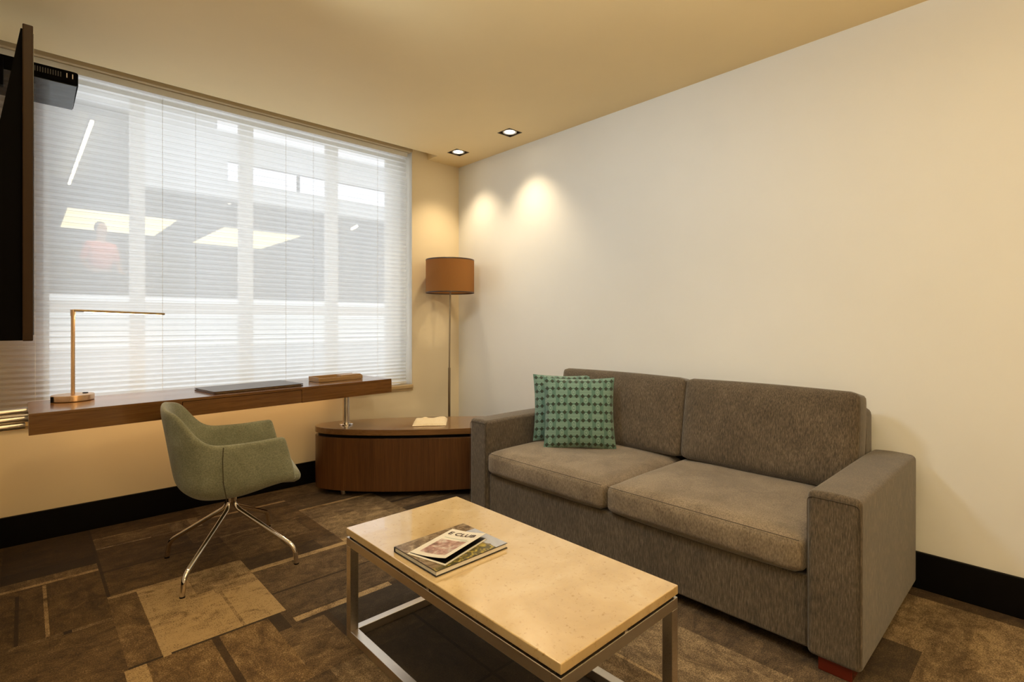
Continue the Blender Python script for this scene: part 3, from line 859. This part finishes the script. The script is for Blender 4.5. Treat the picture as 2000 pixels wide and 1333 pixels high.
# ------------------------------------------------------------------ chair
ch = thing('desk_chair', 'sage green upholstered tub chair on four chrome legs at the desk', 'chair', (-2.153, -.955, 0), math.radians(-12))
def chair_shell():
    # front is +x; u runs from the right arm front round the back to the left arm front
    NU, NV = 40, 10
    def plan(u, hw, xb, xf, p=2.6):
        # u 0..1 ; straight sides then a rounded back
        t = (u-.5)*2                      # -1..1
        s = abs(t)
        if s > .5:                        # side
            k = (s-.5)/.5
            return (xb+ (0-xb)*1.0)*(1-k)+xf*k if False else (-.02+(xf+.02)*k), math.copysign(hw*(1-.04*k), t)
        a = s/.5*PI/2                     # back arc
        return -.02+(xb+.02)*abs(math.cos(a))**(2/p), math.copysign(hw*abs(math.sin(a))**(2/p), t)
    def ss(a, b, x):
        x = max(0, min(1, (x-a)/(b-a))); return x*x*(3-2*x)
    bm = new(); g = []
    for i in range(NU+1):
        u = i/NU; s = abs(u-.5)*2
        zt = .800-.022*ss(0, .24, s)-.153*ss(.21, .46, s)+.010*ss(.6, 1, s)
        row = []
        tx, ty_ = plan(u, .285, -.30, .215)
        mx, my = plan(u, .272, -.245, .262)
        lx, ly = plan(u, .215, -.175, .275)
        sx = max(-.10, min(.262, lx*1.0+ (.0)))
        zl = .362+.045*ss(.0, .27, lx); zs = .332+.072*ss(-.02, .262, sx)
        zm = .455
        P = [Vector((tx, ty_, zt)), Vector((mx, my, zm)), Vector((lx, ly, zl)), Vector((sx, 0, zs))]
        # quadratic-like sampling: top->mid straight, mid->low->spine as a smooth curve
        for v in range(NV+1):
            t = v/NV
            if t < .45:
                k = t/.45; q = P[0].lerp(P[1], k)
            elif t < .7:
                k = (t-.45)/.25
                c = P[1]*1.0+(P[1]-P[0])*.16
                q = P[1]*(1-k)**2+c*2*k*(1-k)+P[2]*k*k
                q = P[1]*(1-k)**2+Vector((P[1].x*.92+P[2].x*.08, P[1].y*.97, zm-.055))*2*k*(1-k)+P[2]*k*k
            else:
                k = min(1.0, (t-.7)/.3); q = P[2].lerp(P[3], k); q.z = P[2].z+(P[3].z-P[2].z)*(1-(1-k)**1.8)
            row.append(bm.verts.new(q))
        g.append(row)
    for a, b in zip(g, g[1:]):
        for k in range(NV): bm.faces.new((a[k], a[k+1], b[k+1], b[k]))
    bmesh.ops.remove_doubles(bm, verts=bm.verts[:], dist=.0015)
    bmesh.ops.dissolve_degenerate(bm, edges=bm.edges[:], dist=.0008)
    bmesh.ops.recalc_face_normals(bm, faces=bm.faces[:])
    # outward normals: pointing away from the middle
    c = Vector((0, 0, .55)); s = sum((f.normal.dot(f.calc_center_median()-c))*f.calc_area() for f in bm.faces)
    if s < 0: bmesh.ops.reverse_faces(bm, faces=bm.faces[:])
    return bm
o = obj('tub_shell', chair_shell(), M['chair'], ch)
for w_ in [m for m in o.modifiers if m.type == 'WEIGHTED_NORMAL']: o.modifiers.remove(w_)
md = o.modifiers.new('t', 'SOLIDIFY'); md.thickness = .028; md.offset = -1; md.use_rim = True
subsurf(o, 2)
bm = new(); cushion(bm, .48, .43, .062, .014, .029, 12, 4, .003)
for v in bm.verts:
    x = v.co.x
    if x > 0: v.co.z -= .02*(x/.24)**2
    # narrower at the back
    v.co.y *= 1-.22*max(0, -x/.24)**2
rot_bm(bm, Matrix.Translation((.055, 0, .440))); obj('seat_cushion', bm, M['chair'], ch)
for s in (-1, 1):
    bm = new(); tube(bm, [(-.045, s*.2915, .62), (-.048, s*.289, .56), (-.045, s*.282, .46), (-.035, s*.262, .40), (-.03, s*.232, .365)], .0016, 8)
    obj('seam', bm, M['seam'], ch)
for sx, sy in ((-1, -1), (1, -1), (-1, 1), (1, 1)):
    a = math.atan2(sy, sx)
    fx_, fy_ = {(-1, -1): (-2.414, -1.22), (1, -1): (-1.937, -1.239), (-1, 1): (-2.386, -.726), (1, 1): (-1.875, -.650)}[(sx, sy)]
    w = Matrix.Rotation(math.radians(12), 4, 'Z') @ Vector((fx_+2.153, fy_+.955, 0))
    d = w.normalized(); R_ = w.length
    pts = [d*.019+Vector((0, 0, .345)), d*.019+Vector((0, 0, .262)), d*(R_-.012)+Vector((0, 0, .085)), d*R_+Vector((0, 0, .004))]
    bm = new(); tube(bm, fillet(pts, .035, 8), .0108, 16); l_ = obj('leg', bm, M['chrome'], ch)
    bm = new(); cyl(bm, d*R_+Vector((0, 0, .0)), d*R_+Vector((0, 0, .006)), .0115, 16); obj('foot_glide', bm, M['black'], l_)

# ------------------------------------------------------------------ television and box on the left wall
tv = thing('television', 'black wall mounted television seen edge on at the left', 'television', (-2.9115, -2.215, 1.14))
TW = 1.22
prof = [(0, .0), (-.042, .0), (-.044, .03), (-.044, .30), (-.042, .40), (-.036, .49), (-.025, .56), (-.010, .66), (-.003, .705), (0, .705)]
bm = new()
A = [bm.verts.new((x, .012, z)) for x, z in prof]; B = [bm.verts.new((x*.8, TW-.1, z*.96+.02)) for x, z in prof]
n = len(prof)
bm.faces.new(A); bm.faces.new(B[::-1])
for i in range(n): bm.faces.new((A[i], B[i], B[(i+1) % n], A[(i+1) % n]))
bmesh.ops.recalc_face_normals(bm, faces=bm.faces[:])
obj('rear_housing', bm, M['tv'], tv, False)
bm = new(); box(bm, .0, .018, 0, TW, -.001, .713, .002); obj('bezel', bm, M['tvrim'], tv, False)
bm = new(); box(bm, .018, .019, .012, TW-.012, .012, .70); obj('screen', bm, M['screen'], tv, False)
bm = new(); box(bm, -.1095, -.045, .42, .80, .12, .45, .003); obj('wall_bracket', bm, M['tv'], tv, False)
for k, (y0, z0) in enumerate(((.05, .42), (.09, .26))):
    bm = new(); tube(bm, fillet([(-.046, y0, z0), (-.062, y0+.02, z0-.06), (-.062, y0+.05, z0-.18), (-.047, y0+.08, z0-.24)], .05), .003, 8)
    obj('cable', bm, M['leather'], tv)
bx = thing('electronics_box', 'black vented electronics box high on the left wall behind the television', 'electronics box', (XL, -.57, 2.256))
bm = new()
L0 = .293
outl = round_poly([(0, -.18), (L0, -.18), (L0, .185), (0, .185)], [0, .02, .01, 0])
prism(bm, outl, 0.0, .058, .004); obj('housing', bm, M['tv'], bx)
bm = new()
for k in range(15):
    x = .111+k*.0085
    box(bm, x, x+.0035, -.1815, -.179, .022, .044)
obj('vent_slots', bm, M['vent'], bx, False)
for x in (.251, .271):
    bm = new(); box(bm, x, x+.003, -.1822, -.1790, .024, .044); obj('status_light', bm, M['steel'], bx, False)
bm = new(); prism(bm, [(0.005, -.172), (L0-.006, -.172), (L0-.003, .18), (0.005, .18)], -.004, -.0002, .0015); obj('smoked_panel', bm, M['gloss'], bx)
bm = new(); box(bm, .0, .012, -.26, .20, -.07, -.005, .003); box(bm, 0, .05, -.24, -.2, -.09, .03, .003); obj('wall_bracket', bm, M['tv'], bx, False)

# ------------------------------------------------------------------ sofa
SX0, SX1 = -.95, -.06; SY0, SY1 = -3.366, -1.358
so = thing('sofa', 'taupe woven two seat sofa with box arms along the right wall', 'sofa', (-.5, -2.362, 0))
ox, oy = .5, 2.362
def W(b): return rot_bm(b, Matrix.Translation((ox, oy, 0)))
def arm(y0, y1):
    bm = new(); box(bm, SX0, SX1, y0, y1, .045, .605)
    bmesh.ops.subdivide_edges(bm, edges=bm.edges[:], cuts=6, use_grid_fill=True)
    es = [e for e in bm.edges if e.is_boundary or len(e.link_faces) == 2 and e.link_faces[0].normal.dot(e.link_faces[1].normal) < .5]
    bmesh.ops.bevel(bm, geom=es, offset=.018, segments=4, profile=.5, affect='EDGES')
    nz = smoothnoise(int(-y0*10))
    yc = (y0+y1)/2
    for v in bm.verts:
        k = (v.co.z-.045)/.56
        v.co.y += .005*nz(v.co.x*3, v.co.z*4, 3)
        if v.co.z > .56: v.co.z += .006*(1-((v.co.y-yc)/((y1-y0)/2))**2)+.004*nz(v.co.x*3, v.co.y*3, 4)
        # arm leans out a little at the top back corner
        if v.co.x > -.15: v.co.z -= .02*max(0, k-.7)*(v.co.x+.15)/.09
    return W(bm)
def seamline(pts, r=.0022):
    bm = new(); tube(bm, pts, r, 8); return W(bm)
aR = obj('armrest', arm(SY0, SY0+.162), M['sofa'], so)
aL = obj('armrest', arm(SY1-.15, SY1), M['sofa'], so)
for a_, y0, y1 in ((aR, SY0, SY0+.162), (aL, SY1-.15, SY1)):
    e = .014
    obj('piping', seamline(fillet([(SX0-.001, y0+.004, .07), (SX0-.0005, y0+.004, .588), (SX0-.0005, y1-.004, .588), (SX0-.001, y1-.004, .07)], .02), .0014), M['seam'], a_)
bm = new(); box(bm, SX0+.022, SX1, SY0+.163, SY1-.151, .05, .30, .012, 3); obj('base_panel', W(bm), M['sofa'], so)
bm = new(); box(bm, -.185, -.035, SY0+.125+.038, SY1-.152, .301, .79, .035, 4); obj('back_frame', W(bm), M['sofa'], so)
for i, (ya, yb) in enumerate(((-2.352, SY1-.158), (SY0+.170, -2.360))):
    bm = new(); cushion(bm, .74, abs(yb-ya), .128, .028, .034, 16, 11+i, .008, 4, .008)
    rot_bm(bm, Matrix.Translation((-.588, (ya+yb)/2, .368)))
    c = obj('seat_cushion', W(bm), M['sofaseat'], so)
    zf = .427
    pts = [(-.9565, ya+.012, zf-.0005), (-.9605, ya+.06, zf+.001), (-.963, (ya+yb)/2, zf+.002), (-.9605, yb-.06, zf+.001), (-.9565, yb-.012, zf-.0005)]
    obj('piping', seamline(pts, .0014), M['seam'], c)
for i, (ya, yb) in enumerate(((-2.382, SY1-.14), (SY0+.165, -2.390))):
    bm = new(); Wd = abs(yb-ya)
    cushion(bm, .43, Wd, .15, .022, .028, 16, 31+i*3, .011, 4)
    for v in bm.verts:   # softer, fuller towards the top, gathers at the inner corner
        pass
    # local: x up the cushion, z = out of its face
    R3 = Matrix(((0, 0, -1, 0), (0, 1, 0, 0), (1, 0, 0, 0), (0, 0, 0, 1)))
    rot_bm(bm, R3)
    lean = Matrix.Rotation(math.radians(10), 4, 'Y')
    rot_bm(bm, Matrix.Translation((-.232, (ya+yb)/2, .655)) @ lean)
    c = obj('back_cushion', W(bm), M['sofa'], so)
    # piping round the front face
    hw, hh = Wd/2-.03, .43/2-.022
    loop = [(-.067, -hw, -hh), (-.067, hw, -hh), (-.067, hw, hh), (-.067, -hw, hh), (-.067, -hw, -hh)]
    pts = [Matrix.Translation((-.232, (ya+yb)/2, .655)) @ lean @ Vector(p) for p in [(loop[0][0], 0, -hh)]+loop[1:4]+[loop[0], (loop[0][0], 0, -hh)]]
    obj('piping', seamline(fillet(pts, .03), .0022), M['seam'], c)
for x, y in ((SX0+.05, SY0+.075), (SX0+.05, SY1-.075), (SX1-.06, SY0+.075), (SX1-.06, SY1-.075)):
    bm = new(); box(bm, x-.035, x+.035, y-.045, y+.055, 0, .0455, .003); obj('foot', W(bm), M['foot'], so, False)

# throw pillows ------------------------------------------------------------
def pillow(S, T, seed):
    nz = smoothnoise(seed); n = 28
    bm = new(); uvl = bm.loops.layers.uv.new('UVMap'); G = {}
    for side in (1, -1):
        for j in range(n+1):
            for i in range(n+1):
                u, v = i/n*2-1, j/n*2-1
                pin = 1-.055*(1-u*u)*0
                x = u*S/2*(1-.06*(1-abs(v)**2.0)*abs(u)**2); y = v*S/2*(1-.06*(1-abs(u)**2.0)*abs(v)**2)
                h = T/2*((1-abs(u)**2.4)*(1-abs(v)**2.4))**.55
                h += .004*nz(u*2, v*2, 3)*(1-u**4)*(1-v**4)
                edge = i in (0, n) or j in (0, n)
                if edge and side == -1: G[(side, i, j)] = G[(1, i, j)]
                else: G[(side, i, j)] = bm.verts.new((x, y, side*h))
    for side in (1, -1):
        for j in range(n):
            for i in range(n):
                q = [(i, j), (i+1, j), (i+1, j+1), (i, j+1)]
                if side < 0: q = q[::-1]
                f = bm.faces.new([G[(side, *k)] for k in q])
                for lp, k in zip(f.loops, q): lp[uvl].uv = (k[0]/n, k[1]/n)
    return bm
def place_pillow(lab, bl, br, lean, seed, T=.13, S=.42):
    bl, br = Vector((*bl, 0)), Vector((*br, 0)); d = (br-bl).normalized(); nrm = Vector((d.y, -d.x, 0))
    if nrm.dot(Vector((CAM.x, CAM.y, 0))-(bl+br)/2) < 0: nrm = -nrm
    c, s = math.cos(lean), math.sin(lean)
    X = d; Y = Vector((0, 0, 1))*c-nrm*s; Z = nrm*c+Vector((0, 0, 1))*s
    R = Matrix((X, Y, Z)).transposed().to_4x4()
    org = (bl+br)/2; zb = .447
    bm = pillow(S, T, seed)
    rot_bm(bm, R @ Matrix.Translation((0, S/2, 0)))
    o = obj('throw_pillow', bm, M['pillow'], None, True, (org.x, org.y, zb)); tag(o, lab, 'pillow', 'teal patterned throw pillows'); return o
place_pillow('teal throw pillow with dark diamonds, in front of its twin on the sofa', (-.715, -1.738), (-.425, -2.05), math.radians(13), 3)
place_pillow('teal throw pillow half hidden behind the other, against the sofa arm', (-.606, -1.552), (-.316, -1.852), math.radians(16), 8)

# ------------------------------------------------------------------ coffee table
TX0, TX1, TY0, TY1, TZ = -2.026, -1.508, -3.036, -1.963, .41
ct = thing('coffee_table', 'cream marble coffee table on a square steel tube frame', 'table', ((TX0+TX1)/2, (TY0+TY1)/2, 0))
hx, hy = (TX1-TX0)/2, (TY1-TY0)/2
bm = new(); box(bm, -hx, hx, -hy, hy, TZ-.027, TZ, .003, 3); obj('marble_top', bm, M['marble'], ct)
s = .032; fx2, fy2 = hx-.001, hy-.001; zt = TZ-.035
bm = new()
box(bm, -fx2, fx2, -fy2, -fy2+s, zt-s, zt, .0015); box(bm, -fx2, fx2, fy2-s, fy2, zt-s, zt, .0015)
box(bm, -fx2, -fx2+s, -fy2+s, fy2-s, zt-s, zt, .0015); box(bm, fx2-s, fx2, -fy2+s, fy2-s, zt-s, zt, .0015)
obj('top_frame', bm, M['steelh'], ct, False)
bm = new()
box(bm, -fx2, fx2, -fy2, -fy2+s, 0.0, s, .0015); box(bm, -fx2, fx2, fy2-s, fy2, 0, s, .0015)
box(bm, -fx2, -fx2+s, -fy2+s, fy2-s, 0, s, .0015); box(bm, fx2-s, fx2, -fy2+s, fy2-s, 0, s, .0015)
obj('bottom_frame', bm, M['steelh'], ct, False)
for sx in (-1, 1):
    for sy in (-1, 1):
        x = sx*(fx2-s/2); y = sy*(fy2-s/2)
        bm = new(); box(bm, x-s/2, x+s/2, y-s/2, y+s/2, s, zt-s, .001); obj('leg', bm, M['steel'], ct, False)
        bm = new(); cyl(bm, (x, y, zt), (x, y, TZ-.027), .010, 16); obj('spacer', bm, M['black'], ct)
for y in (-fy2+.012, fy2-.012):
    bm = new(); box(bm, -.006, .006, y-.01, y+.01, zt, TZ-.027); obj('spacer', bm, M['steel'], ct, False)
for x in (-fx2+.012, fx2-.012):
    bm = new(); box(bm, x-.01, x+.01, -.006, .006, zt, TZ-.027); obj('spacer', bm, M['steel'], ct, False)

# book ---------------------------------------------------------------------
bk = thing('hardcover_book', 'large hardcover picture book on the marble coffee table under the magazine', 'book', (-1.855, -2.392, TZ+.0006), math.radians(.6))
bw, bh = .148, .120   # half sizes: x, y
def cover_mat():
    t = NT('landscape_photo_cover'); t.bsdf((.3, .25, .2), .25)
    v = t.coord('Object'); s = t.n('ShaderNodeSeparateXYZ'); t.l(v, s.inputs[0])
    n = t.noise(v, 24, 6, .7, 1.2); n2 = t.noise(v, 9, 3, .6, .5)
    c = t.ramp(n, [(.25, (.035, .025, .018)), (.45, (.14, .09, .045)), (.6, (.30, .22, .13)), (.75, (.5, .42, .3))])
    n3 = t.noise(v, 60, 3, .6, .5); g = t.mix(t.ramp(n3, [(.5, (0, 0, 0)), (.62, (1, 1, 1))]), (.09, .075, .025), (.42, .32, .05))
    c = t.mix(t.ramp(t.math('ADD', t.math('MULTIPLY', s.outputs[1], -4), t.math('MULTIPLY', n2, .6)), [(.55, (0, 0, 0)), (.7, (1, 1, 1))]), c, g, 'MIX')
    sky = t.math('MULTIPLY', t.math('GREATER_THAN', t.math('ADD', s.outputs[0], t.math('MULTIPLY', n2, .06)), .128), t.math('LESS_THAN', t.math('ADD', s.outputs[1], t.math('MULTIPLY', n2, .05)), .075))
    c = t.mix(sky, c, t.mix(n, (.32, .34, .38), (.5, .5, .52)))
    t.col(c); return t.m
M['cover'] = cover_mat()
M['coverblack'] = plain('book_cover_edge', (.012, .010, .009), .3)
bm = new(); box(bm, -bw, bw, -bh, bh, 0, .0022, .0006); obj('back_cover', bm, M['coverblack'], bk, False)
bm = new(); box(bm, -bw+.004, bw-.003, -bh+.004, bh-.001, .0023, .0157); obj('pages', bm, M['paper'], bk, False)
bm = new(); box(bm, -bw, bw, -bh, bh, .0158, .0180, .0006); fc = obj('front_cover', bm, M['coverblack'], bk, False)
bm = new(); box(bm, -bw+.001, bw-.001, -bh+.001, bh-.001, .0180, .0184); obj('cover_print', bm, M['cover'], fc, False)
bm = new(); box(bm, -bw, bw, bh-.0009, bh+.0012, .0, .0180, .0005); obj('spine', bm, M['coverblack'], bk, False)

# magazine -----------------------------------------------------------------
MZ = TZ+.0006+.0184+.0006
# axes: text right = tl->tr ; up = bl->tl
mtl, mbl, mtr = Vector((-1.770, -2.290)), Vector((-1.996, -2.352)), Vector((-1.755, -2.470))
up = (mtl-mbl).normalized(); rt_ = Vector((up.y, -up.x))
mw, mh = .148, .225
mc = (mtl+mbl)/2+rt_*mw/2
mg = thing('magazine', 'small cream magazine titled E CLUB lying on the hardcover book', 'magazine', (mc.x, mc.y, MZ), math.atan2(rt_.y, rt_.x))
def mag_h(x):      # lift of the front cover towards the free edge
    k = max(0, (x+mw/2)/mw); return .0022+.0150*k**2.2
def sheet(z, th, x0, x1, y0, y1, n=16):
    bm = new(); up_ = []; lo = []
    for i in range(n+1):
        x = x0+(x1-x0)*i/n
        up_.append([bm.verts.new((x, y, z(x)+th)) for y in (y0, y1)]); lo.append([bm.verts.new((x, y, z(x))) for y in (y0, y1)])
    for i in range(n):
        bm.faces.new((up_[i][0], up_[i+1][0], up_[i+1][1], up_[i][1])); bm.faces.new((lo[i][0], lo[i][1], lo[i+1][1], lo[i+1][0]))
        for j in (0, 1): bm.faces.new((up_[i][j], lo[i][j], lo[i+1][j], up_[i+1][j]))
    bm.faces.new((up_[0][0], up_[0][1], lo[0][1], lo[0][0])); bm.faces.new((up_[n][0], lo[n][0], lo[n][1], up_[n][1]))
    bmesh.ops.recalc_face_normals(bm, faces=bm.faces[:]); return bm
M['creampaper'] = plain('cream_coated_paper', (.72, .66, .53), .4)
obj('inner_pages', sheet(lambda x: 0, .0019, -mw/2, mw/2+.008, -mh/2-.012, mh/2-.01), M['creampaper'], mg, False)
obj('inside_page', sheet(lambda x: .0021, .0004, -mw/2+.004, mw/2+.002, -mh/2-.004, mh/2-.008), M['coverblack'], mg, False)
fcov = obj('front_cover', sheet(mag_h, .0006, -mw/2, mw/2, -mh/2, mh/2), M['creampaper'], mg)
bm = sheet(lambda x: mag_h(x)-.0004, .0003, -mw/2+.006, mw/2-.001, -mh/2+.001, mh/2-.001)
obj('cover_underside', bm, M['coverblack'], fcov)
def mag_photo():
    t = NT('magazine_photo'); t.bsdf((.4, .25, .2), .35)
    v = t.coord('Object'); n = t.noise(v, 26, 4, .6, 1.0); n2 = t.noise(v, 70, 3, .6)
    c = t.ramp(n, [(.32, (.13, .075, .05)), (.45, (.33, .15, .11)), (.52, (.50, .30, .24)), (.60, (.62, .55, .46)), (.70, (.25, .16, .12))], 'EASE')
    t.col(t.mix(.3, c, t.ramp(n2, [(.4, (.12, .07, .05)), (.6, (.55, .4, .33))]))); return t.m
M['magphoto'] = mag_photo()
M['ink'] = plain('dark_brown_ink', (.045, .02, .015), .5)
M['green'] = plain('pale_green_print', (.42, .45, .34), .5)
e = .0007
obj('cover_photo', sheet(lambda x: mag_h(x)+e, .0002, -mw/2+.022, mw/2-.020, -mh/2+.022, mh/2-.088), M['magphoto'], fcov)
obj('subtitle_bar', sheet(lambda x: mag_h(x)+e, .0002, -mw/2+.022, mw/2-.03, mh/2-.074, mh/2-.070), M['green'], fcov)
obj('subtitle_bar', sheet(lambda x: mag_h(x)+e, .0002, mw/2-.052, mw/2-.018, mh/2-.083, mh/2-.079), M['green'], fcov)
def text(s, size, x, y, mat, parent, off=.0007):
    cu = bpy.data.curves.new('title', 'FONT'); cu.body = s; cu.size = size; cu.align_x = 'LEFT'; cu.offset = off; cu.resolution_u = 4
    cu.space_character = 1.05
    o = link(bpy.data.objects.new('title', cu))
    dg = bpy.context.evaluated_depsgraph_get(); dg.update()
    me = bpy.data.meshes.new_from_object(o.evaluated_get(dg)); bpy.data.objects.remove(o)
    bm = new(); bm.from_mesh(me)
    bmesh.ops.triangulate(bm, faces=bm.faces[:])
    bmesh.ops.subdivide_edges(bm, edges=[e_ for e_ in bm.edges if e_.calc_length() > .006], cuts=3)
    for v in bm.verts:
        v.co.x += x; v.co.y += y; v.co.z = mag_h(v.co.x)+.0011
    return obj('title', bm, mat, parent, False)
text('E CLUB', .0335, -mw/2+.013, mh/2-.046, M['ink'], fcov, .0012)

# ------------------------------------------------------------------ render look
vs = SC.view_settings
SC.display_settings.display_device = 'sRGB'
vs.view_transform = 'Standard'; vs.look = 'None'; vs.gamma = 1; vs.use_curve_mapping = False; vs.exposure = 0.0
SC.cycles.use_denoising = True
SC.cycles.max_bounces = 12; SC.cycles.transparent_max_bounces = 16
SC.cycles.sample_clamp_indirect = 8
SC.cycles.caustics_reflective = False; SC.cycles.caustics_refractive = False
